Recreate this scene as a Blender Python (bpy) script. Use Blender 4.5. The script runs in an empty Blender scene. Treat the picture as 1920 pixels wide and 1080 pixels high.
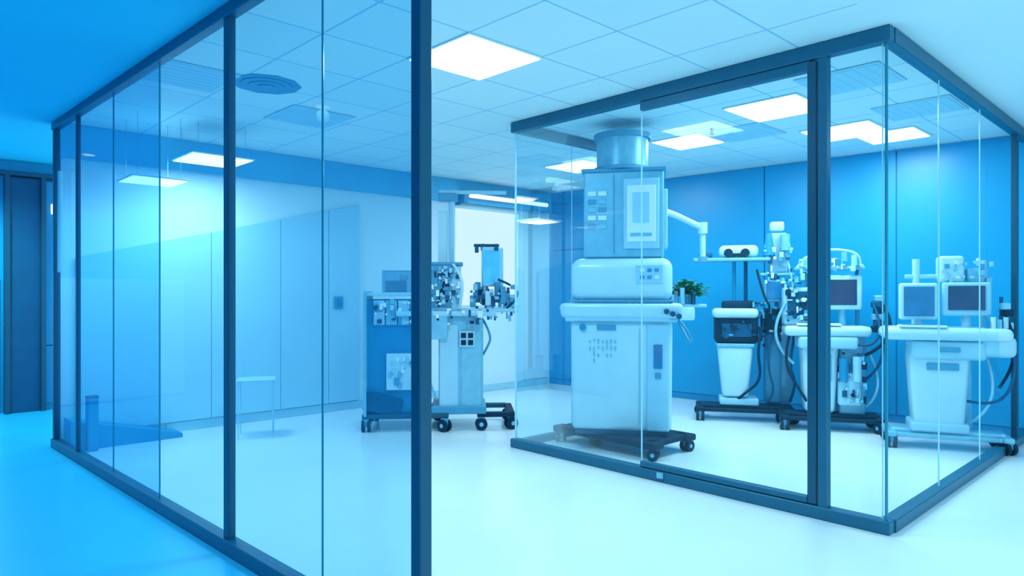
import bpy, bmesh, math, random
from mathutils import Vector, Matrix, Euler
random.seed(7)
S=bpy.context.scene
S.view_settings.view_transform='Standard'
S.view_settings.look='None'
H=2.85; HC=1.35
# ---------------------------------------------------------------- materials
def lin(c):
    c=c/255.0
    return c/12.92 if c<=0.04045 else ((c+0.055)/1.055)**2.4
def col(r,g,b): return (lin(r),lin(g),lin(b),1)
def mat(name,c,rough=0.5,metal=0.0,emit=0.0,var=0.06,scale=6.0,spec=0.5,coat=0.0):
    m=bpy.data.materials.new(name); m.use_nodes=True
    nt=m.node_tree; b=nt.nodes['Principled BSDF']
    C=col(*c)
    tc=nt.nodes.new('ShaderNodeTexCoord'); n=nt.nodes.new('ShaderNodeTexNoise')
    n.inputs['Scale'].default_value=scale; n.inputs['Detail'].default_value=3
    r=nt.nodes.new('ShaderNodeValToRGB')
    r.color_ramp.elements[0].position=0.3; r.color_ramp.elements[1].position=0.7
    r.color_ramp.elements[0].color=tuple(x*(1-var) for x in C[:3])+(1,)
    r.color_ramp.elements[1].color=tuple(min(1,x*(1+var)) for x in C[:3])+(1,)
    nt.links.new(tc.outputs['Object'],n.inputs['Vector'])
    nt.links.new(n.outputs['Fac'],r.inputs['Fac'])
    nt.links.new(r.outputs['Color'],b.inputs['Base Color'])
    b.inputs['Roughness'].default_value=rough; b.inputs['Metallic'].default_value=metal
    b.inputs['Specular IOR Level'].default_value=spec
    b.inputs['Coat Weight'].default_value=coat
    if emit>0:
        b.inputs['Emission Color'].default_value=C
        b.inputs['Emission Strength'].default_value=emit
    return m
def glassmat(name,tint,refl=1.0,haze=0.0,hazecol=(120,200,250)):
    m=bpy.data.materials.new(name); m.use_nodes=True
    nt=m.node_tree; nt.nodes.clear()
    o=nt.nodes.new('ShaderNodeOutputMaterial')
    t=nt.nodes.new('ShaderNodeBsdfTransparent'); t.inputs[0].default_value=col(*tint)
    g=nt.nodes.new('ShaderNodeBsdfGlossy'); g.inputs['Roughness'].default_value=0.02
    g.inputs['Color'].default_value=(0.8,0.97,1,1)
    lw=nt.nodes.new('ShaderNodeFresnel'); lw.inputs['IOR'].default_value=1.45
    mu=nt.nodes.new('ShaderNodeMath'); mu.operation='MULTIPLY'; mu.inputs[1].default_value=refl
    mx=nt.nodes.new('ShaderNodeMixShader')
    nt.links.new(lw.outputs[0],mu.inputs[0]); nt.links.new(mu.outputs[0],mx.inputs[0])
    src=t
    if haze>0:
        d=nt.nodes.new('ShaderNodeBsdfDiffuse'); d.inputs[0].default_value=col(*hazecol)
        m2=nt.nodes.new('ShaderNodeMixShader'); m2.inputs[0].default_value=haze
        nt.links.new(t.outputs[0],m2.inputs[1]); nt.links.new(d.outputs[0],m2.inputs[2]); src=m2
    nt.links.new(src.outputs[0],mx.inputs[1]); nt.links.new(g.outputs[0],mx.inputs[2])
    nt.links.new(mx.outputs[0],o.inputs[0])
    return m
def emitmat(name,c,s):
    m=bpy.data.materials.new(name); m.use_nodes=True
    nt=m.node_tree; nt.nodes.clear()
    o=nt.nodes.new('ShaderNodeOutputMaterial'); e=nt.nodes.new('ShaderNodeEmission')
    e.inputs[0].default_value=col(*c); e.inputs[1].default_value=s
    nt.links.new(e.outputs[0],o.inputs[0]); return m

ANG=math.atan2(0.691,0.7228)          # room axis angle
U=Vector((-0.691,0.7228,0)); V=Vector((0.7228,0.691,0))
def tilemat():
    m=bpy.data.materials.new('ceiling_tiles'); m.use_nodes=True
    nt=m.node_tree; b=nt.nodes['Principled BSDF']
    tc=nt.nodes.new('ShaderNodeTexCoord'); mp=nt.nodes.new('ShaderNodeMapping')
    mp.vector_type='TEXTURE'
    c0=Vector((-0.237,4.40,0)); o=c0-U*0.3-V*0.3
    mp.inputs['Location'].default_value=o; mp.inputs['Rotation'].default_value=(0,0,ANG)
    nt.links.new(tc.outputs['Object'],mp.inputs['Vector'])
    br=nt.nodes.new('ShaderNodeTexBrick'); br.offset=0; br.squash=1
    br.inputs['Scale'].default_value=1; br.inputs['Brick Width'].default_value=0.6; br.inputs['Row Height'].default_value=0.6
    br.inputs['Mortar Size'].default_value=0.007; br.inputs['Mortar Smooth'].default_value=0.2
    br.inputs['Color1'].default_value=col(218,246,252); br.inputs['Color2'].default_value=col(208,242,250)
    br.inputs['Mortar'].default_value=col(140,206,236)
    nt.links.new(mp.outputs[0],br.inputs['Vector']); nt.links.new(br.outputs['Color'],b.inputs['Base Color'])
    b.inputs['Roughness'].default_value=0.8
    return m
M={}
M['tiles']=tilemat()
M['ceil_s']=mat('smooth_ceiling_paint',(212,243,251),0.7,var=0.02,scale=1)
M['ceil_c']=mat('corridor_ceiling_blue_light',(15,214,250),0.7,var=0.03,scale=1)  # bluish light on the corridor ceiling is carried by this colour
M['floor']=mat('white_epoxy_floor',(226,246,252),0.22,var=0.02,scale=1.5)
M['floor_c']=mat('floor_blue_light_tint',(45,206,250),0.3,var=0.03,scale=1.5)  # blue light at the corridor end of the floor, put into the base colour
M['wwall']=mat('white_wall_paint',(210,240,250),0.6,var=0.02,scale=1)
M['wpanel']=mat('pale_blue_wall_panel',(160,220,242),0.45,var=0.03,scale=1)
M['soffit']=mat('blue_soffit_paint',(90,190,230),0.6,var=0.05,scale=2)
M['bwall']=mat('blue_wall_laminate',(0,162,216),0.35,var=0.06,scale=1.2)
M['bwall2']=mat('deep_blue_laminate',(0,146,202),0.35,var=0.06,scale=1.2)
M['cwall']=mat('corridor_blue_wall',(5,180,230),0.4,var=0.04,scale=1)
M['frame']=mat('slate_blue_aluminium',(15,104,136),0.4,0.2,var=0.05)
M['frame_d']=mat('dark_slate_aluminium',(10,86,114),0.4,0.2,var=0.05)
M['edge']=mat('glass_edge_pale',(165,228,245),0.2,var=0.02)
M['edge_d']=mat('glass_edge_green',(15,138,165),0.2,var=0.02)
M['white']=mat('white_enamel',(190,232,245),0.35,var=0.03,coat=0.3)
M['white2']=mat('offwhite_plastic',(160,218,240),0.4,var=0.03)
M['steel']=mat('brushed_steel',(122,196,222),0.35,0.2,var=0.08,scale=12)
M['grey']=mat('grey_blue_plastic',(65,158,196),0.45,var=0.05)
M['dark']=mat('black_rubber',(4,52,78),0.6,var=0.1,spec=0.2)
M['navy']=mat('navy_plastic',(2,88,128),0.5,var=0.08,spec=0.3)
M['blue']=mat('blue_cabinet',(8,145,196),0.4,var=0.05)
M['screen']=mat('screen_glass',(15,122,176),0.1,var=0.2,scale=8)
M['screen_l']=mat('lit_screen',(80,185,232),0.15,emit=0.25,var=0.2,scale=9)
M['screen_d']=mat('dark_screen',(18,56,100),0.12,var=0.2,scale=8)
M['paper']=mat('white_label',(228,247,252),0.6,var=0.02)
M['leaf']=mat('leaf_green',(12,140,112),0.5,var=0.3,scale=20)
M['light']=emitmat('led_diffuser',(245,252,255),2.2)
M['tube']=emitmat('led_tube',(235,250,255),1.6)
M['window']=emitmat('lightbox_diffuser',(205,240,253),1.05)
M['glassA']=glassmat('partition_glass',(200,241,253),0.7,0.13,(40,190,245))
M['glassA2']=glassmat('tinted_partition_glass',(145,222,248),0.6,0.26,(5,170,240))
M['glassB']=glassmat('booth_glass',(230,248,253),0.30,0.02,(140,222,248))
M['clear']=glassmat('clear_acrylic',(190,228,242),1.0,0.25,(170,222,242))
M['vent_refl_m']=mat('vent_and_reflection_blue',(165,222,244),0.6)
M['diff']=mat('diffuser_blue',(50,154,196),0.6)
# ---------------------------------------------------------------- builders
def link(o,parent=None):
    S.collection.objects.link(o)
    if parent: o.parent=parent
    return o
def empty(name,loc=(0,0,0),rz=0):
    e=bpy.data.objects.new(name,None); e.location=loc; e.rotation_euler=(0,0,rz)
    e.empty_display_size=0.2; S.collection.objects.link(e); return e
def mesh(name,verts,faces,m,parent=None):
    me=bpy.data.meshes.new(name); me.from_pydata([tuple(v) for v in verts],[],faces); me.update()
    me.materials.append(m); return link(bpy.data.objects.new(name,me),parent)
def frombm(name,bm,m,parent,smooth=False):
    me=bpy.data.meshes.new(name); bm.to_mesh(me); bm.free(); me.materials.append(m)
    if smooth:
        for p in me.polygons: p.use_smooth=True
    return link(bpy.data.objects.new(name,me),parent)
def box(name,parent,c,s,m,bev=0.0,rz=0,rx=0,ry=0,taper=None,seg=3):
    """c centre, s size; taper = (sx,sy) scale of the bottom face"""
    bm=bmesh.new(); bmesh.ops.create_cube(bm,size=1)
    for v in bm.verts:
        k=(1,1)
        if taper and v.co.z<0: k=taper
        v.co=Vector((v.co.x*s[0]*k[0],v.co.y*s[1]*k[1],v.co.z*s[2]))
    if bev>0: bmesh.ops.bevel(bm,geom=bm.edges[:],offset=min(bev,min(s)*0.45),segments=seg,affect='EDGES',profile=0.5)
    o=frombm(name,bm,m if not isinstance(m,str) else M[m],parent,False)
    if bev>0.015:
        for p in o.data.polygons: p.use_smooth=True
        try:
            o.data.set_sharp_from_angle(angle=math.radians(35))
        except Exception: pass
    o.location=c; o.rotation_euler=(rx,ry,rz); return o
def cyl(name,parent,p1,p2,r,m,r2=None,n=24):
    p1=Vector(p1);p2=Vector(p2); d=p2-p1
    bm=bmesh.new(); bmesh.ops.create_cone(bm,cap_ends=True,segments=n,radius1=r,radius2=r if r2 is None else r2,depth=d.length)
    o=frombm(name,bm,M[m],parent,True)
    try: o.data.set_sharp_from_angle(angle=math.radians(40))
    except Exception: pass
    o.location=(p1+p2)/2; o.rotation_euler=d.to_track_quat('Z','Y').to_euler(); return o
def tube(name,parent,pts,r,m):
    cu=bpy.data.curves.new(name,'CURVE'); cu.dimensions='3D'; cu.bevel_depth=r; cu.bevel_resolution=3
    sp=cu.splines.new('NURBS'); sp.points.add(len(pts)-1)
    for i,p in enumerate(pts): sp.points[i].co=(p[0],p[1],p[2],1)
    sp.order_u=3; sp.use_endpoint_u=True; cu.resolution_u=8
    cu.materials.append(M[m]); return link(bpy.data.objects.new(name,cu),parent)
def caster(parent,i,x,y,r=0.055,rz=0.3):
    box(f'caster_fork_{i}',parent,(x,y,r*1.5),(0.05,0.07,r*1.3),'grey',0.008,rz)
    c=Vector((math.cos(rz),math.sin(rz),0))
    for k,sg in enumerate((-1,1)):
        cc=Vector((x,y,r))+c*0.028*sg
        cyl(f'caster_wheel_{i}_{k}',parent,cc-c*0.014,cc+c*0.014,r,'dark')
        cyl(f'caster_hub_{i}_{k}',parent,cc-c*0.017,cc+c*0.017,r*0.35,'steel')
def clutter(e,tag,x0,x1,y,z0,z1,n,seed,pal=('navy','paper','grey','steel','dark','white2')):
    """small instrument fittings (sockets, gauges, clips) on a front face at depth y"""
    rn=random.Random(seed)
    for i in range(n):
        x=rn.uniform(x0,x1); z=rn.uniform(z0,z1); m=pal[rn.randrange(len(pal))]
        if rn.random()<0.25:
            r=rn.uniform(0.010,0.020); cyl(f'{tag}_dial_{i}',e,(x,y+0.004,z),(x,y-rn.uniform(0.015,0.04),z),r,m,n=14)
        else:
            box(f'{tag}_fitting_{i}',e,(x,y-0.006,z),(rn.uniform(0.012,0.05),rn.uniform(0.015,0.05),rn.uniform(0.012,0.07)),m,0.003,seg=1)
def wallseg(name,p,q,z0,z1,th,m,side=1,parent=None):
    """vertical slab between p and q; thickness to the side away from the room"""
    p=Vector((p[0],p[1],0));q=Vector((q[0],q[1],0)); d=(q-p).normalized(); n=Vector((-d.y,d.x,0))*side*th
    vs=[p,q,q+n,p+n]; vs=[v+Vector((0,0,z0)) for v in vs]+[v+Vector((0,0,z1)) for v in vs]
    return mesh(name,vs,[(0,1,2,3),(4,5,6,7),(0,1,5,4),(1,2,6,5),(2,3,7,6),(3,0,4,7)],M[m],parent)
def poly(name,pts,z,m,th=0.1,up=True):
    n=len(pts); z2=z+th if up else z-th
    vs=[(p[0],p[1],z) for p in pts]+[(p[0],p[1],z2) for p in pts]
    fs=[tuple(range(n)),tuple(range(n,2*n))]+[(i,(i+1)%n,(i+1)%n+n,i+n) for i in range(n)]
    return mesh(name,vs,fs,M[m])
# ---------------------------------------------------------------- room
L0=Vector((-4.008,6.08,0)); A=Vector((0.716,-0.698,0)); AE=L0+A*5.142
Q=Vector((0.561,10.4,0)); B=Vector((0.7357,-0.677,0))
C1=Vector((2.106,3.89,0)); C0=Vector((0.033,6.08,0)); CU=(C0-C1).normalized()
WD=(Q-L0).normalized()
AX=L0+A*12; BX=Q+B*16
poly('floor',[L0+U*0,Q,BX,AX+V*3-U*2,AX],0,'floor',0.1,False)
CE=L0+U*6
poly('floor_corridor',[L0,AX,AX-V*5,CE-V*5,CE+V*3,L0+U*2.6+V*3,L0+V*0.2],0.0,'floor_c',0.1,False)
CR=C1+V*3.75
poly('ceiling',[L0,Q,CR+V*0.0,C1,C1-V*2.6,AE+A*1.2],H,'tiles',0.1)
poly('ceiling_lobby',[C1,CR,BX,AX+V*3-U*2,AX,AE+A*1.2,C1-V*2.6],H,'ceil_s',0.1)
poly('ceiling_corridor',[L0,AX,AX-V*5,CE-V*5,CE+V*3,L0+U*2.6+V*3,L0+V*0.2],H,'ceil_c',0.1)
wallseg('wall_left',L0,Q,0,H,0.12,'wwall',1)
wallseg('wall_back',Q,BX,0,H,0.12,'bwall',1)
def onW(s,off=0.0,z=0.0):
    n=Vector((WD.y,-WD.x,0)); p=L0+WD*s+n*off; return Vector((p.x,p.y,z))
WL=(Q-L0).length
wallseg('trim_1',onW(0.02,0.001),onW(WL-0.02,0.001),H-0.30,H-0.002,0.06,'soffit',-1)
wallseg('baseboard_left',onW(0.9,0.001),onW(WL-0.02,0.001),0.002,0.09,0.012,'white2',-1)
nB=Vector((B.y,-B.x,0))
def onB(s,off=0.0,z=0.0):
    p=Q+B*s+nB*off; return Vector((p.x,p.y,z))
wallseg('baseboard_back',onB(0.05,0.001),onB(9,0.001),0.002,0.08,0.012,'bwall2',-1)
e=empty('wall_panelling')
seams=[0.06,0.95,1.9,3.3,4.7,6.1,7.5]
for i in range(len(seams)-1):
    wallseg(f'panel_{i+1}',onB(seams[i]+0.008,0.002),onB(seams[i+1]-0.008,0.002),0.085,H-0.01 if i not in(0,) else 1.98,0.02,'bwall2' if i in(0,1) else 'bwall',-1,e)
wallseg('panel_upper',onB(0.068,0.002),onB(0.942,0.002),1.995,2.66,0.02,'bwall2',-1,e)
e=empty('wall_panel_cladding')
ss=[0.15,1.32,2.05,2.62,3.02]
def topz(s): return 1.66+(s-0.1)*0.25
for i in range(len(ss)-1):
    a,b=ss[i]+0.003,ss[i+1]-0.003
    vs=[]
    for off in(0.013,0.035):
        vs+=[onW(a,off,0.10),onW(b,off,0.10),onW(b,off,topz(b)),onW(a,off,topz(a))]
    mesh(f'panel_{i+1}',vs,[(0,1,2,3),(4,5,6,7),(0,1,5,4),(1,2,6,5),(2,3,7,6),(3,0,4,7)],M['wpanel'],e)
wallseg('trim_2',onW(3.9,0.002),onW(3.93,0.002),0.1,2.5,0.01,'wpanel',-1)
wallseg('trim_3',onW(5.75,0.002),onW(6.22,0.002),0.1,2.3,0.02,'wwall',-1)
e=empty('floor_shade_wedge')  # blue wedge shaped to stand in for a dark reflection/shade patch on the floor
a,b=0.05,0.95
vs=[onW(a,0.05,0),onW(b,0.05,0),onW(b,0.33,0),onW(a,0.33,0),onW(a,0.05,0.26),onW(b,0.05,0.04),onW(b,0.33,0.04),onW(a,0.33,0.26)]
mesh('shade_wedge',vs,[(0,1,2,3),(4,5,6,7),(0,1,5,4),(1,2,6,5),(2,3,7,6),(3,0,4,7)],M['blue'],e)
# ---------------------------------------------------------------- glass partitions
def hbar(name,parent,p,q,z0,z1,th,m):
    p=Vector((p[0],p[1],0));q=Vector((q[0],q[1],0)); d=(q-p); an=math.atan2(d.y,d.x)
    c=(p+q)/2; return box(name,parent,(c.x,c.y,(z0+z1)/2),(d.length,th,z1-z0),m,0.004,an,seg=1)
def post(name,parent,p,z0,z1,w,th,an,m): return box(name,parent,(p[0],p[1],(z0+z1)/2),(w,th,z1-z0),m,0.004,an,seg=1)
def pane(name,parent,p,q,z0,z1,m):
    return mesh(name,[(p[0],p[1],z0),(q[0],q[1],z0),(q[0],q[1],z1),(p[0],p[1],z1)],[(0,1,2,3)],M[m],parent)
aA=math.atan2(A.y,A.x)
e=empty('glass_partition_wall')
pa=lambda t:L0+A*t
hbar('top_rail',e,pa(-0.03),pa(5.142),H-0.065,H-0.002,0.06,'frame')
hbar('bottom_rail',e,pa(-0.03),pa(5.142),0.002,0.075,0.07,'frame')
post('corner_post',e,pa(0.02),0.07,H-0.06,0.05,0.05,aA,'frame_d')
post('slim_post',e,pa(0.70),0.07,H-0.06,0.04,0.03,aA,'frame_d')
post('mid_post',e,pa(3.54),0.07,H-0.06,0.062,0.04,aA,'frame_d')
post('end_post',e,pa(5.142),0.0,H-0.002,0.056,0.055,aA,'frame_d')
st=[0.045,0.72,1.611,2.53,3.57,4.465]
en=[0.68,1.611,2.53,3.51,4.465,5.115]
for i in range(6): pane(f'pane_{i+1}',e,pa(st[i]),pa(en[i]),0.07,H-0.06,'glassA2' if i<3 else 'glassA')
for i,(t,mm,w) in enumerate(((1.611,'edge_d',0.006),(2.53,'edge_d',0.006),(4.465,'edge_d',0.009))):
    post(f'glass_joint_{i+1}',e,pa(t),0.07,H-0.06,w,0.010,aA,mm)
hp=pa(0.36)-Vector((A.y,-A.x,0))*-0.05
box('pull_handle',e,(hp.x,hp.y,1.95),(0.05,0.03,0.85),'edge',0.01,aA)
e=empty('glass_booth')
pf=lambda t:C1+CU*t
pr=lambda t:C1+V*t
pl=lambda t:C0+V*t
FW=(C0-C1).length; aF=math.atan2(CU.y,CU.x); aV=ANG
hbar('top_rail_front',e,pf(-0.03),pf(FW+0.03),H-0.09,H-0.002,0.07,'frame')
hbar('bottom_rail_front',e,pf(-0.03),pf(FW+0.03),0.002,0.075,0.08,'frame')
hbar('top_rail_side',e,pr(0.04),pr(3.70),H-0.09,H-0.002,0.07,'frame')
hbar('bottom_rail_side',e,pr(0.04),pr(3.70),0.002,0.075,0.08,'frame')
hbar('top_rail_far',e,pl(0.04),pl(1.65),H-0.09,H-0.002,0.06,'frame')
hbar('bottom_rail_far',e,pl(0.04),pl(1.65),0.002,0.06,0.07,'frame')
post('far_end_post',e,pl(1.65),0.0,H-0.002,0.02,0.02,aV,'edge')
hbar('door_header',e,pf(0.42),pf(1.671),H-0.155,H-0.092,0.05,'frame')
post('door_post',e,pf(0.345),0.07,H-0.085,0.055,0.06,aF,'frame')
post('door_stile',e,pf(0.41),0.08,H-0.10,0.055,0.05,aF,'frame_d')
hbar('door_bottom_rail',e,pf(0.44),pf(1.671),0.078,0.118,0.05,'frame')
box('floor_guide',e,tuple(pf(1.50)+Vector((-0.02,-0.045,0.05))),(0.05,0.02,0.04),'steel',0.004,aF)
st=[0.01,0.375,1.675]; en=[0.32,1.665,FW-0.01]
for i in range(3): pane(f'front_pane_{i+1}',e,pf(st[i]),pf(en[i]),0.07,H-0.085,'glassB')
st=[0.01,0.995,2.055,3.30]; en=[0.985,2.045,3.24,3.72]
for i in range(4): pane(f'side_pane_{i+1}',e,pr(st[i]),pr(en[i]),0.07,H-0.085,'glassB')
pane('far_pane_1',e,pl(0.01),pl(0.737),0.06,H-0.085,'glassB'); pane('far_pane_2',e,pl(0.747),pl(1.64),0.06,H-0.085,'glassB')
post('corner_joint',e,pf(0.0),0.07,H-0.08,0.015,0.015,aF,'edge_d')
post('corner_edge',e,pf(0.020),0.07,H-0.08,0.006,0.010,aF,'edge')
post('front_joint',e,pf(1.671),0.07,H-0.08,0.011,0.012,aF,'edge')
post('far_corner_joint',e,pf(FW),0.07,H-0.08,0.016,0.016,aF,'edge')
post('side_joint_1',e,pr(0.99),0.07,H-0.08,0.008,0.010,aV,'edge')
post('side_joint_2',e,pr(2.05),0.07,H-0.08,0.007,0.009,aV,'edge')
post('far_joint',e,pl(0.742),0.06,H-0.08,0.008,0.010,aV,'edge')
post('rear_post',e,pr(3.27),0.07,H-0.08,0.05,0.05,aV,'frame_d')
# ---------------------------------------------------------------- corridor end
E0=Vector((-5.7,7.85,0))
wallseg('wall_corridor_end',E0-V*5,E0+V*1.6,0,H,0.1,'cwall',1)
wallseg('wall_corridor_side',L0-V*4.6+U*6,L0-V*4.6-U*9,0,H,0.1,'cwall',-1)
e=empty('corridor_cabinet')
n=Vector((V.y,-V.x,0))
def onE(t,o,z=0): p=E0+V*t+n*o; return Vector((p.x,p.y,z))
c=onE(0.12,0.06)
box('dark_column',e,(c.x,c.y,1.33),(0.36,0.10,2.66),'navy',0.006,ANG)
for i,t in enumerate((-0.04,0.30)):
    c=onE(t,0.13); box(f'frame_{i+1}',e,(c.x,c.y,1.34),(0.05,0.04,2.68),'frame_d',0.004,ANG)
c=onE(0.47,0.06); box('glazed_leaf',e,(c.x,c.y,1.7),(0.28,0.04,1.9),'bwall2',0.004,ANG)
c=onE(0.47,0.06); box('lower_leaf',e,(c.x,c.y,0.41),(0.28,0.04,0.66),'blue',0.004,ANG)
c=onE(0.45,0.10); box('wall_lamp',e,(c.x,c.y,2.33),(0.14,0.05,0.12),'tube',0.01,ANG)
c=onE(-1.1,0.02); box('lower_panel',e,(c.x,c.y,0.78),(2.0,0.03,1.5),'wpanel',0.004,ANG)
c=onE(0.15,0.10); box('header_rail',e,(c.x,c.y,2.70),(0.9,0.12,0.05),'frame_d',0.004,ANG)
# ---------------------------------------------------------------- ceiling fittings
LC=(0.84,0.98,0.98)
def area(name,parent,loc,size,power,color=LC,rz=0):
    l=bpy.data.lights.new(name,'AREA'); l.shape='SQUARE'; l.size=size; l.energy=power; l.color=color
    o=link(bpy.data.objects.new(name,l),parent); o.location=loc; o.rotation_euler=(0,0,rz); return o
def panel_light(x,y,size=0.58,power=14,z=H,drop=False,sy=None):
    e=empty('ceiling_light_panel',(x,y,z),ANG)
    sy=sy or size
    box('trim_frame',e,(0,0,-0.006),(size+0.03,sy+0.03,0.010),'white',0.002,seg=1)
    box('diffuser',e,(0,0,-0.014),(size,sy,0.008),'light',0.002,seg=1)
    area('lamp',e,(0,0,-0.03),size*0.9,power)
    if drop:
        for i,(a,b) in enumerate(((-1,-1),(1,-1),(1,1),(-1,1))):
            cyl(f'wire_{i+1}',e,(a*size*.4,b*sy*.4,0),(a*size*.4,b*sy*.4,H-z-0.002),0.002,'steel',n=6)
    return e
def fill_spot(x,y,power,color=LC,ang=155):  # added spot with fixture, out of view, fills lobby and corridor with light
    e=empty('added_fill_spot',(x,y,H))
    cyl('trim_ring',e,(0,0,-0.008),(0,0,0),0.075,'white'); cyl('lens',e,(0,0,-0.012),(0,0,-0.006),0.055,'light')
    l=bpy.data.lights.new('lamp','SPOT'); l.energy=power; l.color=color; l.spot_size=math.radians(ang); l.spot_blend=0.8; l.shadow_soft_size=0.05
    o=link(bpy.data.objects.new('lamp',l),e); o.location=(0,0,-0.08)
PK=1.8
panel_light(-0.237,4.40,0.59,16*PK)
panel_light(2.13,5.59,0.58,14*PK)
panel_light(3.08,6.38,0.58,12*PK)
panel_light(3.60,6.55,0.50,7*PK)
panel_light(1.735,6.82,0.50,11*PK)
panel_light(0.80,8.15,0.58,14*PK)
panel_light(-2.72,6.30,0.52,13*PK,2.57,True)
panel_light(-3.07,5.92,0.42,3.0*PK,2.32,True)
for (x,y,p) in ((3.0,1.3,90),(0.3,0.6,90),(5.0,2.8,90)): fill_spot(x,y,p)
for (x,y,p) in ((-3.4,3.6,70),(-5.4,6.6,170)): fill_spot(x,y,p,(0.45,0.94,0.98))
e=empty('round_air_diffuser',(-1.76,4.96,H))
for i,r in enumerate((0.24,0.18,0.12,0.06)):
    cyl(f'ring_{i+1}',e,(0,0,-0.006-0.006*i),(0,0,-0.002-0.004*i),r,'diff' ,n=10 if i==0 else 24)
def vent_or_reflection(x,y,m='soffit',s=0.56,name='vent_or_reflection_tile'):
    e=empty(name,(x,y,H),ANG)
    box('vent_frame',e,(0,0,-0.006),(s,s,0.008),m,0.002,seg=1)
    for i in range(7): box(f'louvre_{i+1}',e,(0,-s*.4+i*s*.133,-0.011),(s*.88,0.064,0.002),m,0,seg=1)
vent_or_reflection(-1.72,5.88,'vent_refl_m'); vent_or_reflection(-2.25,4.75,'vent_refl_m')
vent_or_reflection(2.37,4.85,'vent_refl_m'); vent_or_reflection(3.30,5.60,'vent_refl_m'); vent_or_reflection(2.16,6.45,'vent_refl_m')  # booth ceiling reflections, built as darker louvred tiles
e=empty('fire_sprinkler',(1.82,6.30,H)); cyl('stem',e,(0,0,0),(0,0,-0.05),0.01,'dark'); cyl('plate',e,(0,0,-0.05),(0,0,-0.056),0.025,'dark'); cyl('rose',e,(0,0,-0.004),(0,0,0),0.035,'steel')
# ---------------------------------------------------------------- wall fittings on left wall
c=onW(5.0,0.0); an=math.atan2(WD.y,WD.x)
e=empty('xray_lightbox',(c.x,c.y,0),an)
box('housing',e,(0,-0.035,1.83),(1.22,0.06,1.36),'white',0.01)
box('diffuser',e,(0,-0.07,1.83),(1.14,0.012,1.28),'window',0.004)
e=empty('wall_light_bar',(onW(5.3,0).x,onW(5.3,0).y,0),an)
box('housing',e,(0,-0.13,2.665),(1.62,0.10,0.06),'grey',0.008)
cyl('tube',e,(-0.72,-0.19,2.635),(0.74,-0.19,2.635),0.028,'tube')
for i,x in enumerate((-0.78,0.78)):
    box(f'bracket_{i+1}',e,(x,-0.10,2.62),(0.06,0.16,0.18),'grey',0.006)
box('knob_block',e,(0.62,-0.15,2.57),(0.22,0.08,0.06),'grey',0.006)
c=onW(2.739,0.035); e=empty('wall_switch',(c.x,c.y,1.245),an)
box('plate',e,(0,-0.012,0),(0.11,0.02,0.14),'grey',0.006); box('rocker',e,(0,-0.026,0),(0.05,0.01,0.07),'blue',0.003)
# ---------------------------------------------------------------- main machine in booth
MX,MY=0.975,6.12
e=empty('anaesthesia_machine',(MX,MY,0),math.radians(10))
sub=math.radians(-22)
def R(x,y,z,a=sub): return (x*math.cos(a)-y*math.sin(a),x*math.sin(a)+y*math.cos(a),z)
def rb(name,c,s,m,bev=0.0,**k): return box(name,e,R(*c),s,m,bev,rz=sub,**k)
ba=math.atan2(U.y,U.x)-math.radians(10)      # base lies along the room axis
def P(u,v,z): return (u*math.cos(ba)+v*math.sin(ba),u*math.sin(ba)-v*math.cos(ba),z)
for i,vv in enumerate((-0.24,0.24)):
    box(f'base_rail_{i+1}',e,P(0,vv,0.12),(1.12,0.13,0.06),'dark',0.018,rz=ba)
box('base_deck',e,P(0,0,0.13),(0.86,0.56,0.05),'dark',0.02,rz=ba)
for i,uu in enumerate((-0.46,0.46)):
    box(f'base_cross_{i+1}',e,P(uu,0,0.125),(0.12,0.54,0.05),'dark',0.018,rz=ba)
k=0
for uu in(-0.50,0.50):
    for vv in(-0.25,0.25):
        k+=1; q=P(uu,vv,0); caster(e,k,q[0],q[1],0.048,ba+1.0+k)
rb('skirt',(0,0,0.165),(0.78,0.48,0.05),'navy',0.01)
rb('cabinet_body',(0,0,0.65),(0.86,0.52,0.95),'white',0.05,taper=(0.98,0.97),seg=4)
rb('side_column',(0.31,-0.25,0.64),(0.19,0.06,0.90),'white2',0.02)
rb('side_display',(0.31,-0.287,0.82),(0.07,0.012,0.20),'screen',0.005)
rb('side_display_button',(0.31,-0.287,0.66),(0.05,0.012,0.05),'grey',0.005)
rb('body_panel_line',(0.16,-0.262,0.65),(0.006,0.006,0.80),'steel',0)
rb('badge_plate',(-0.12,-0.266,1.06),(0.16,0.012,0.045),'grey',0.005)
cyl('badge_button',e,R(-0.32,-0.26,1.06),R(-0.32,-0.28,1.06),0.028,'blue')
random.seed(3)
for i in range(7):
    x=-0.26+i*0.036
    for j in range(random.randrange(2,5)):
        rb(f'print_mark_{i}_{j}',(x,-0.2645,0.95-j*0.055-0.02*random.random()),(0.010,0.004,0.02+random.random()*0.02),'steel',0)
rb('collar',(0,0,1.20),(1.04,0.66,0.13),'white',0.04,taper=(0.97,0.95))
rb('collar_lip',(0,0,1.135),(0.94,0.60,0.05),'white2',0.015)
rb('upper_housing',(0,0,1.465),(0.86,0.54,0.37),'white',0.09,seg=5)
rb('upper_seam',(0,0,1.285),(0.88,0.56,0.02),'grey',0.005)
rb('panel_label',(0.24,-0.272,1.51),(0.22,0.012,0.16),'white2',0.01)
for i in range(3):
    for j in range(2): rb(f'key_{i}_{j}',(0.18+i*0.06,-0.280,1.485+j*0.06),(0.036,0.008,0.03),('blue','paper','grey')[(i*2+j)%3],0.003)
for i in range(3): cyl(f'knob_{i+1}',e,R(0.38+i*0.05,-0.31,1.20-0.02*i),R(0.38+i*0.05,-0.36,1.20-0.02*i),0.022,'navy')
rb('tower',(0.02,0.02,2.03),(0.68,0.42,0.74),'steel',0.015)
rb('tower_cap',(0.02,0.02,2.41),(0.72,0.46,0.03),'grey',0.006)
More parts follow.
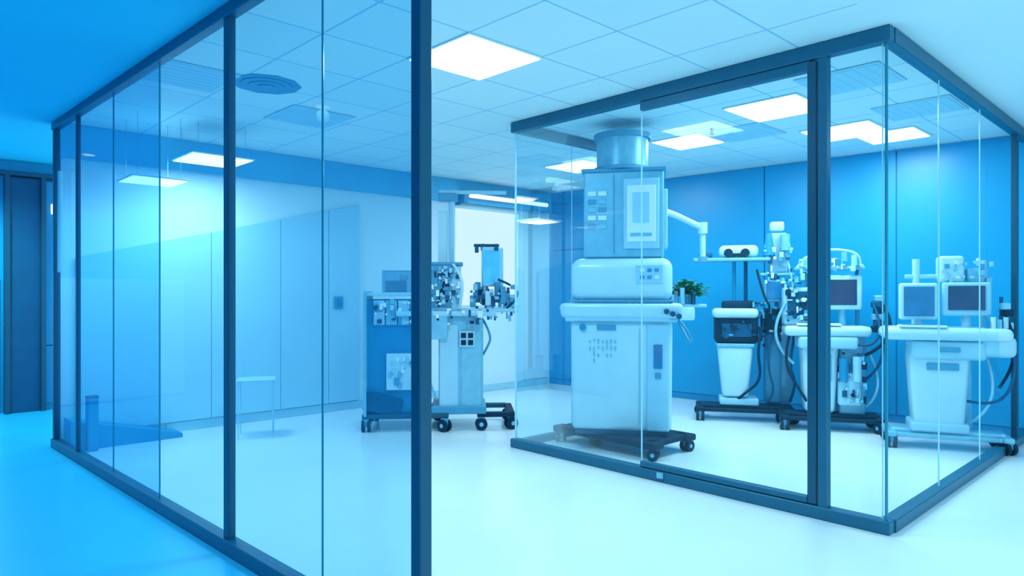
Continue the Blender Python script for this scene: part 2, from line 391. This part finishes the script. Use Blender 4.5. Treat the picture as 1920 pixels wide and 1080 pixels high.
rb('tower_neck',(0.02,0.02,1.665),(0.62,0.38,0.04),'grey',0.006)
rb('tower_screen_frame',(0.17,-0.20,2.03),(0.30,0.02,0.60),'white2',0.01)
rb('tower_screen',(0.17,-0.213,2.03),(0.24,0.01,0.48),'paper',0.004)
rb('tower_screen_inset',(0.17,-0.219,2.08),(0.14,0.006,0.26),'white2',0.003)
rb('tower_screen_footer',(0.17,-0.219,1.85),(0.18,0.006,0.03),'steel',0.003)
for i in range(5):
    for j in range(2): rb(f'vent_slot_{i}_{j}',(-0.25+j*0.09,-0.195,1.93+i*0.07),(0.07,0.012,0.04),('grey','paper','steel')[(i+j*2+i*j)%3],0.003)
rb('tower_seam',(-0.06,-0.192,2.03),(0.008,0.008,0.68),'grey',0)
rb('side_monitor',(0.37,0.0,1.99),(0.04,0.34,0.5),'white2',0.01)
cyl('chimney',e,(0,0,2.42),(0,0,2.72),0.225,'steel',n=40)
cyl('chimney_ring',e,(0,0,2.70),(0,0,2.745),0.25,'grey',n=40)
cyl('chimney_base',e,(0,0,2.42),(0,0,2.45),0.25,'grey',n=40)
tube('arm_upper',e,[(0.26,0.05,2.12),(0.45,0.02,2.08),(0.64,0.0,1.99),(0.76,0,1.94)],0.028,'white')
cyl('arm_joint',e,(0.76,0,1.89),(0.76,0,1.99),0.042,'white')
cyl('arm_lower',e,(0.76,0,1.91),(0.76,0,1.68),0.026,'white')
cyl('arm_tip',e,(0.76,0,1.68),(0.76,0,1.635),0.05,'steel',0.035)
box('side_shelf',e,(0.60,0.08,1.24),(0.34,0.30,0.03),'white2',0.01)
box('side_box',e,(0.55,0.02,1.17),(0.20,0.22,0.12),'white',0.02)
for i in range(5): cyl(f'bottle_{i+1}',e,(0.44+i*0.05,-0.06+0.03*(i%2),1.255),(0.44+i*0.05,-0.06+0.03*(i%2),1.34+0.03*(i%3)),0.022,('steel','clear','white2','blue','navy')[i])
tube('hose_1',e,[(0.4,-0.25,1.15),(0.5,-0.36,0.98),(0.54,-0.2,0.9),(0.5,-0.05,1.12)],0.012,'grey')
pp=Matrix.Rotation(math.radians(10),3,'Z')@Vector((0.64,0.06,0))
e=empty('potted_plant',(MX+pp.x,MY+pp.y,1.257))
cyl('pot',e,(0,0,0),(0,0,0.08),0.045,'white2',0.06)
cyl('soil',e,(0,0,0.075),(0,0,0.082),0.052,'dark')
bm=bmesh.new(); random.seed(5)
for i in range(340):
    a=random.random()*6.28; el=random.uniform(-0.2,1.35); r=random.uniform(0.05,0.19)
    d=Vector((math.cos(a)*math.cos(el),math.sin(a)*math.cos(el),math.sin(el)*0.7))
    p=Vector((0,0,0.10))+d*r; sidev=d.cross(Vector((0,0,1))).normalized() if abs(d.z)<0.99 else Vector((1,0,0))
    L=random.uniform(0.05,0.085); w=L*0.38; dr=Vector((0,0,-0.02))
    v=[bm.verts.new(x) for x in (p-d*L*.5,p+sidev*w,p+d*L*.6+dr,p-sidev*w)]
    bm.faces.new(v)
    if i%3==0:
        q=Vector((0,0,0.09)); s2=sidev*0.002
        v=[bm.verts.new(x) for x in (q-s2,q+s2,p-d*L*.5+s2,p-d*L*.5-s2)]; bm.faces.new(v)
frombm('foliage',bm,M['leaf'],e)
# ---------------------------------------------------------------- left workstation
e=empty('surgical_workstation',(-0.76,7.05,0),math.radians(4))
def bx(n_,c,s,m,bev=0.008,**k): return box(n_,e,c,s,m,bev,**k)
bx('left_cabinet',(-0.43,0.05,0.72),(0.54,0.50,1.14),'blue',0.012)
bx('left_cabinet_side',(-0.69,-0.05,0.76),(0.03,0.50,1.22),'steel',0.006)
bx('left_top',(-0.40,0.03,1.34),(0.62,0.56,0.035),'white2',0.008)
for i in range(4):
    bx(f'drawer_{i+1}',(-0.56+i*0.12,-0.22,1.16),(0.11,0.05,0.24),'white2' if i!=1 else 'steel',0.008)
clutter(e,'drawer',-0.60,-0.16,-0.25,1.06,1.27,34,21,('navy','paper','grey','steel','white2'))
bx('document_holder',(-0.34,-0.22,0.58),(0.30,0.05,0.36),'white',0.008)
clutter(e,'holder',-0.46,-0.22,-0.25,0.43,0.73,16,22,('grey','steel','white2','paper'))
bx('acrylic_box',(-0.40,0.05,1.47),(0.30,0.28,0.22),'clear',0.006)
bx('acrylic_content',(-0.42,0.05,1.42),(0.20,0.18,0.12),'grey',0.01)
bx('acrylic_content_2',(-0.34,0.02,1.51),(0.08,0.1,0.05),'paper',0.01)
bx('steel_cabinet',(0.24,0.02,0.66),(0.44,0.48,0.94),'steel',0.012)
bx('steel_cabinet_face',(0.12,-0.225,0.62),(0.18,0.012,0.84),'white2',0.006)
bx('steel_cabinet_face_2',(0.34,-0.225,0.60),(0.20,0.012,0.74),'steel',0.006)
bx('steel_base',(0.22,0.0,0.20),(0.54,0.54,0.08),'grey',0.012)
bx('control_panel',(0.30,-0.24,0.90),(0.15,0.03,0.16),'white2',0.006)
for i in range(2):
    for j in range(2): bx(f'control_window_{i}_{j}',(0.265+i*0.07,-0.258,0.865+j*0.07),(0.05,0.01,0.05),'dark',0.004)
bx('worktop',(0.10,-0.02,1.15),(0.98,0.56,0.05),'white2',0.012)
clutter(e,'worktop_edge',-0.1,0.55,-0.29,1.05,1.19,22,23)
bx('bridge_unit',(0.00,-0.08,1.02),(0.22,0.42,0.24),'steel',0.012)
bx('instrument_tower',(0.08,0.0,1.40),(0.32,0.36,0.46),'white2',0.02)
bx('instrument_face',(0.04,-0.185,1.42),(0.22,0.02,0.42),'grey',0.006)
clutter(e,'instrument',-0.06,0.14,-0.195,1.22,1.61,60,24)
clutter(e,'instrument_side',0.15,0.24,-0.18,1.22,1.6,20,25,('white','paper','grey','navy'))
bx('instrument_cap',(0.08,0.0,1.645),(0.36,0.40,0.03),'grey',0.008)
tube('side_hoop',e,[(0.22,-0.2,1.2),(0.26,-0.26,1.35),(0.24,-0.24,1.55),(0.16,-0.2,1.64)],0.014,'white')
bx('module_tray',(0.55,-0.05,1.18),(0.52,0.34,0.035),'white2',0.01)
for i in range(9):
    bx(f'module_{i+1}',(0.36+0.05*i,-0.10+0.06*((i*5)%3),1.27+0.03*((i*7)%4)),(0.06,0.10,0.12+0.03*((i*3)%4)),('grey','grey','steel','white','blue')[i%5],0.01)
clutter(e,'module',0.32,0.80,-0.13,1.19,1.42,44,26,('navy','grey','steel','blue','white2','dark'))
clutter(e,'under_tray',0.4,0.78,-0.2,1.10,1.18,14,27,('navy','steel','grey'))
cyl('monitor_stem',e,(0.50,0.02,1.2),(0.50,0.02,1.82),0.02,'steel')
bx('monitor_back',(0.56,-0.02,1.62),(0.24,0.05,0.40),'white2',0.012,rz=0.5)
bx('monitor_glass',(0.547,-0.05,1.62),(0.20,0.012,0.34),'screen_l',0.004,rz=0.5)
bx('monitor_bracket',(0.50,0.0,1.84),(0.26,0.03,0.03),'navy',0.006)
for i,(x,z) in enumerate(((0.40,1.80),(0.46,1.82),(0.60,1.82))): bx(f'sensor_{i+1}',(x,-0.02,z),(0.04,0.06,0.07),'navy',0.008)
cyl('tall_pole',e,(0.14,0.12,1.2),(0.14,0.12,2.32),0.03,'white2')
bx('tall_column',(0.05,0.14,1.92),(0.10,0.08,0.56),'white',0.015)
bx('column_head',(0.10,0.12,2.34),(0.18,0.12,0.08),'grey',0.01)
bx('column_boom',(0.36,0.12,2.40),(0.70,0.05,0.035),'white2',0.008)
for k,(x,y) in enumerate(((-0.68,-0.26),(-0.68,0.34),(0.08,-0.30),(0.0,0.34),(0.44,-0.24),(0.74,-0.20),(0.74,0.30))): caster(e,k+1,x,y,0.06,0.4*k)
bx('base_rail_front',(-0.30,-0.26,0.15),(0.84,0.07,0.05),'frame_d',0.012)
bx('base_rail_rear',(0.0,0.34,0.15),(1.44,0.07,0.05),'frame_d',0.012)
bx('base_rail_left',(-0.68,0.04,0.15),(0.07,0.64,0.05),'frame_d',0.012)
bx('base_rail_right',(0.74,0.05,0.15),(0.07,0.56,0.05),'dark',0.012)
bx('base_rail_mid',(0.58,-0.22,0.15),(0.36,0.07,0.05),'dark',0.012)
bx('base_fender',(-0.52,-0.26,0.26),(0.36,0.04,0.18),'navy',0.01,ry=0.25)
tube('hose_1',e,[(0.42,-0.1,1.15),(0.55,-0.25,0.95),(0.50,-0.2,0.8),(0.44,-0.1,0.7)],0.012,'grey')
tube('hose_2',e,[(0.7,-0.1,1.2),(0.82,-0.15,1.3),(0.8,-0.1,1.42),(0.6,0,1.5)],0.012,'navy')
tube('hose_3',e,[(-0.1,-0.2,1.1),(-0.14,-0.3,0.85),(-0.08,-0.26,0.5),(0.0,-0.2,0.3)],0.012,'steel')
# ---------------------------------------------------------------- carts near blue wall
def hoses(e,lst):
    for i,(pts,r,m) in enumerate(lst): tube(f'cable_{i+1}',e,pts,r,m)
def legs(e,w,d,m='dark',z=0.12):
    box('base_bar_left',e,(-w/2+0.05,0,z),(0.08,d,0.05),m,0.015)
    box('base_bar_right',e,(w/2-0.05,0,z),(0.08,d,0.05),m,0.015)
    box('base_cross',e,(0,-0.02,z+0.015),(w-0.1,0.22,0.06),m,0.02)
    box('base_front',e,(0,-d/2+0.05,z-0.005),(w-0.12,0.05,0.04),m,0.012)
    for k,(x,y) in enumerate(((-1,-1),(1,-1),(1,1),(-1,1))): caster(e,k+1,x*(w/2-0.05),y*(d/2-0.04),0.055,0.5*k)
e=empty('endoscopy_cart',(2.50,7.45,0),math.radians(-14))
legs(e,1.02,0.46)
bx('pedestal',(-0.06,0,0.20),(0.40,0.28,0.08),'white2',0.02)
bx('tapered_bin',(-0.10,-0.02,0.52),(0.36,0.32,0.54),'white',0.035,taper=(0.72,0.8))
bx('bin_lid',(-0.10,-0.02,0.80),(0.38,0.34,0.04),'steel',0.012)
bx('control_unit',(-0.09,0,0.97),(0.44,0.36,0.30),'dark',0.04)
bx('control_face',(-0.09,-0.185,0.96),(0.30,0.012,0.14),'navy',0.006)
bx('control_top',(-0.10,-0.03,1.14),(0.46,0.38,0.10),'white',0.04)
bx('control_top_back',(-0.06,0.04,1.22),(0.34,0.20,0.10),'dark',0.03)
clutter(e,'control',-0.26,0.10,-0.19,0.88,1.05,12,31,('navy','dark','grey'))
clutter(e,'control_side',0.08,0.22,-0.12,0.85,1.25,22,32,('dark','navy','steel'))
cyl('pole_1',e,(-0.10,0.05,1.2),(-0.10,0.05,1.70),0.02,'blue'); cyl('pole_2',e,(0.02,0.05,1.2),(0.02,0.05,1.70),0.02,'navy')
bx('tray',(-0.14,0,1.71),(0.78,0.34,0.035),'steel',0.01)
bx('tray_device',(-0.06,0,1.80),(0.40,0.24,0.13),'white',0.05)
cyl('device_lens_1',e,(-0.17,-0.11,1.78),(-0.17,-0.15,1.78),0.045,'dark'); cyl('device_lens_2',e,(0.0,-0.11,1.78),(0.0,-0.15,1.78),0.045,'dark')
bx('device_bridge',(-0.08,-0.13,1.76),(0.12,0.02,0.03),'dark',0.006)
bx('tray_device_2',(-0.40,0,1.76),(0.14,0.18,0.06),'navy',0.02)
bx('rack',(0.34,0.04,1.78),(0.18,0.20,0.42),'white2',0.02)
bx('rack_head',(0.33,0.0,2.06),(0.14,0.12,0.10),'white',0.02)
cyl('rack_flask',e,(0.24,-0.10,1.75),(0.24,-0.10,1.98),0.06,'blue',0.03)
cyl('rack_bottle',e,(0.40,-0.10,1.80),(0.40,-0.10,1.97),0.05,'steel')
bx('rack_shelf',(0.32,0,1.55),(0.34,0.26,0.03),'steel',0.008)
clutter(e,'rack',0.2,0.46,-0.12,1.46,1.85,34,33,('navy','paper','grey','steel','white2'))
cyl('rack_pole',e,(0.34,0.06,0.15),(0.34,0.06,1.6),0.024,'grey')
bx('pole_monitor',(0.30,-0.06,1.38),(0.22,0.10,0.24),'steel',0.02); bx('pole_monitor_face',(0.30,-0.115,1.38),(0.17,0.012,0.18),'screen',0.004)
bx('pole_unit',(0.27,-0.02,1.06),(0.20,0.16,0.26),'dark',0.03)
clutter(e,'pole_unit',0.16,0.44,-0.11,0.8,1.28,30,34,('dark','navy','steel','grey'))
bx('pole_column',(0.30,0.08,0.6),(0.16,0.14,0.86),'grey',0.03)
bx('tall_rear_panel',(0.42,0.14,0.72),(0.18,0.05,1.1),'steel',0.02)
hoses(e,[([(0.2,-0.1,1.1),(0.10,-0.25,0.8),(0.16,-0.22,0.45),(0.0,-0.18,0.3),(-0.1,-0.1,0.2)],0.014,'dark'),
 ([(0.36,-0.1,1.3),(0.50,-0.2,1.0),(0.42,-0.2,0.6),(0.52,-0.1,0.4),(0.46,0,0.2)],0.014,'navy'),
 ([(0.12,-0.1,1.6),(0.18,-0.2,1.3),(0.26,-0.2,1.2),(0.2,-0.1,1.0)],0.012,'dark'),
 ([(0.25,-0.1,0.95),(0.20,-0.25,0.6),(0.30,-0.22,0.3),(0.2,-0.1,0.18)],0.012,'navy'),
 ([(0.42,-0.1,1.7),(0.5,-0.15,1.4),(0.44,-0.15,1.1),(0.36,-0.1,0.9)],0.012,'white2')])
e=empty('ventilator_cart',(3.17,6.92,0),math.radians(-16))
legs(e,0.96,0.44)
bx('column',(-0.10,0,0.50),(0.34,0.32,0.66),'white',0.04,taper=(0.8,0.85))
bx('column_grille',(-0.10,-0.16,0.62),(0.20,0.012,0.26),'steel',0.006)
for i in range(5): bx(f'grille_slot_{i+1}',(-0.10,-0.169,0.53+i*0.045),(0.17,0.008,0.014),'navy',0)
bx('side_column',(0.20,0.04,0.55),(0.24,0.24,0.80),'steel',0.03)
bx('bottle_rack',(0.16,-0.12,0.42),(0.20,0.14,0.32),'white2',0.02)
clutter(e,'column',0.02,0.30,-0.19,0.3,0.85,36,41,('navy','white2','steel','grey','dark'))
cyl('bottle_a',e,(0.10,-0.20,0.5),(0.10,-0.20,0.72),0.04,'blue'); cyl('bottle_b',e,(0.22,-0.20,0.5),(0.22,-0.20,0.74),0.04,'white2')
bx('work_shelf',(-0.04,-0.02,0.98),(0.78,0.44,0.10),'white',0.04)
bx('shelf_drawer',(-0.04,-0.06,0.87),(0.54,0.36,0.12),'white2',0.03)
bx('keyboard',(-0.12,-0.16,1.045),(0.40,0.14,0.02),'paper',0.006)
bx('module_left',(-0.30,0.02,1.22),(0.26,0.28,0.38),'white2',0.03)
bx('module_left_face',(-0.30,-0.125,1.24),(0.20,0.012,0.26),'navy',0.006)
clutter(e,'module',-0.42,-0.16,-0.135,1.06,1.52,50,42)
bx('monitor',(0.12,-0.06,1.36),(0.34,0.08,0.34),'white',0.025,rz=0.12)
bx('monitor_screen',(0.115,-0.104,1.36),(0.25,0.012,0.25),'screen_d',0.006,rz=0.12)
cyl('monitor_neck',e,(0.12,0,1.0),(0.12,0,1.3),0.035,'steel')
bx('upper_shelf',(0.0,0.04,1.60),(0.62,0.28,0.03),'white2',0.01)
for i in range(6):
    cyl(f'vial_{i+1}',e,(-0.22+i*0.09,0.0,1.615),(-0.22+i*0.09,0.0,1.70+0.03*((i*5)%3)),0.028,('steel','white2','blue','paper')[i%4])
clutter(e,'upper_shelf',-0.3,0.3,-0.11,1.56,1.72,26,43,('white2','steel','paper','blue'))
cyl('rear_pole',e,(-0.2,0.12,0.3),(-0.2,0.12,1.7),0.02,'grey'); cyl('rear_pole_2',e,(0.28,0.12,0.3),(0.28,0.12,1.7),0.02,'grey')
tube('upper_hoop',e,[(0.28,0.1,1.5),(0.34,0.05,1.72),(0.1,0.0,1.80),(-0.2,0.0,1.76),(-0.3,0.05,1.6)],0.012,'white')
for i in range(6): bx(f'hook_unit_{i+1}',(0.42+0.02*(i%2),-0.04,1.0+i*0.06),(0.08,0.12,0.06),('dark','navy','steel')[i%3],0.012)
hoses(e,[([(0.42,-0.06,1.3),(0.54,-0.12,1.15),(0.50,-0.12,0.85),(0.3,-0.15,0.75)],0.016,'dark'),
 ([(0.38,-0.1,1.25),(0.46,-0.2,1.0),(0.30,-0.24,0.8),(0.1,-0.2,0.9)],0.013,'navy'),
 ([(-0.38,-0.1,1.3),(-0.52,-0.14,1.1),(-0.50,-0.14,0.8),(-0.34,-0.1,0.65)],0.014,'steel'),
 ([(-0.36,-0.1,1.0),(-0.46,-0.2,0.7),(-0.30,-0.2,0.4),(-0.2,-0.1,0.25)],0.014,'dark'),
 ([(0.40,-0.05,1.1),(0.48,-0.14,0.9),(0.42,-0.14,0.6),(0.30,-0.1,0.5)],0.014,'navy'),
 ([(0.30,0,0.9),(0.44,-0.1,0.6),(0.40,-0.1,0.3),(0.3,0,0.2)],0.012,'white2')])
e=empty('patient_monitor_cart',(3.80,6.08,0),math.radians(-22))
legs(e,0.96,0.42,'steel')
bx('pedestal',(-0.06,0,0.50),(0.46,0.32,0.68),'white',0.045,taper=(0.82,0.85))
bx('pedestal_foot',(-0.06,0,0.19),(0.44,0.34,0.08),'white2',0.02)
bx('rear_column',(0.16,0.10,0.55),(0.12,0.12,0.80),'steel',0.02)
bx('printer_slot',(-0.04,-0.165,0.72),(0.24,0.012,0.06),'grey',0.004)
bx('drawer_unit',(0.0,-0.02,0.86),(0.56,0.36,0.16),'white2',0.035)
bx('drawer_handle',(0.0,-0.21,0.87),(0.16,0.02,0.04),'grey',0.006)
bx('work_shelf',(-0.02,-0.02,1.0),(0.96,0.46,0.11),'white',0.05)
bx('shelf_extension',(0.36,-0.04,0.90),(0.26,0.34,0.18),'white2',0.05)
bx('keyboard',(-0.20,-0.17,1.065),(0.36,0.14,0.02),'paper',0.006)
for i in range(4): bx(f'key_row_{i+1}',(-0.20,-0.22+i*0.032,1.079),(0.32,0.02,0.006),'grey',0)
bx('screen_left_case',(-0.21,-0.05,1.28),(0.30,0.07,0.32),'white',0.02,rz=0.10)
bx('screen_left_glass',(-0.206,-0.089,1.28),(0.24,0.012,0.26),'screen',0.006,rz=0.10)
bx('screen_right_case',(0.16,-0.02,1.30),(0.36,0.07,0.29),'white2',0.02,rz=-0.10)
bx('screen_right_glass',(0.155,-0.062,1.31),(0.27,0.012,0.21),'screen_d',0.006,rz=-0.10)
cyl('screen_neck_1',e,(-0.21,0.02,1.04),(-0.21,0.02,1.22),0.04,'white2'); cyl('screen_neck_2',e,(0.17,0.03,1.04),(0.17,0.03,1.22),0.04,'white2')
bx('upper_module',(0.06,0.10,1.56),(0.20,0.16,0.24),'white',0.03); bx('upper_module_2',(0.26,0.10,1.50),(0.16,0.14,0.14),'steel',0.02)
clutter(e,'upper',-0.02,0.36,0.02,1.45,1.64,20,52,('steel','white2','paper','grey'))
cyl('pole_left',e,(-0.20,0.12,1.0),(-0.20,0.12,1.66),0.03,'white'); cyl('pole_right',e,(0.32,0.12,1.0),(0.32,0.12,1.64),0.022,'white2')
bx('crossbar',(0.02,0.12,1.50),(0.62,0.04,0.04),'white2',0.01)
for i in range(5): bx(f'probe_{i+1}',(0.44+0.02*(i%2),-0.02,1.02+i*0.055),(0.07,0.10,0.06),('dark','steel','navy')[i%3],0.012)
cyl('probe_stem',e,(0.42,0.0,0.95),(0.42,0.0,1.32),0.014,'navy')
for i in range(4): cyl(f'gel_bottle_{i+1}',e,(0.28+0.045*i,-0.16,1.055),(0.28+0.045*i,-0.16,1.13+0.02*(i%2)),0.018,('blue','paper','steel','white2')[i])
hoses(e,[([(0.44,-0.06,1.1),(0.50,-0.14,0.8),(0.44,-0.16,0.5),(0.30,-0.12,0.40),(0.16,-0.05,0.42)],0.012,'navy'),
 ([(0.42,-0.05,1.2),(0.50,-0.1,1.0),(0.47,-0.12,0.7),(0.38,-0.1,0.55)],0.012,'dark'),
 ([(0.30,0.0,0.85),(0.36,-0.12,0.6),(0.28,-0.1,0.3),(0.15,0,0.2)],0.012,'white2')])
# ---------------------------------------------------------------- small items on the left
c=Vector((-2.42,6.55,0)); e=empty('metal_side_table',(c.x,c.y,0),0.3)
box('top',e,(0,0,0.54),(0.34,0.30,0.010),'wpanel',0.004)
for i,(x,y) in enumerate(((-1,-1),(1,-1),(1,1),(-1,1))): cyl(f'leg_{i+1}',e,(x*.15,y*.13,0),(x*.15,y*.13,0.54),0.005,'wpanel',n=10)
cyl('rail',e,(-0.12,0.13,0.54),(-0.12,0.13,0.72),0.005,'wpanel',n=10)
e=empty('waste_bin',(-3.60,5.93,0),aA)
box('bin_body',e,(0,0,0.23),(0.085,0.085,0.46),'blue',0.01,taper=(0.97,0.97)); box('bin_lid',e,(0,0,0.465),(0.088,0.088,0.015),'navy',0.004)
# ---------------------------------------------------------------- light
w=bpy.data.worlds.new('World'); S.world=w; w.use_nodes=True
bg=w.node_tree.nodes['Background']; bg.inputs[0].default_value=(0.68,0.95,0.98,1); bg.inputs[1].default_value=1.7
# ---------------------------------------------------------------- camera
cd=bpy.data.cameras.new('camera'); cam=bpy.data.objects.new('camera',cd); S.collection.objects.link(cam)
cam.location=(0,0,HC); cam.rotation_euler=(math.radians(90),0,0)
cd.sensor_width=36; cd.lens=1297/1920*36; cd.shift_y=10/1920; cd.clip_start=0.05
S.camera=cam
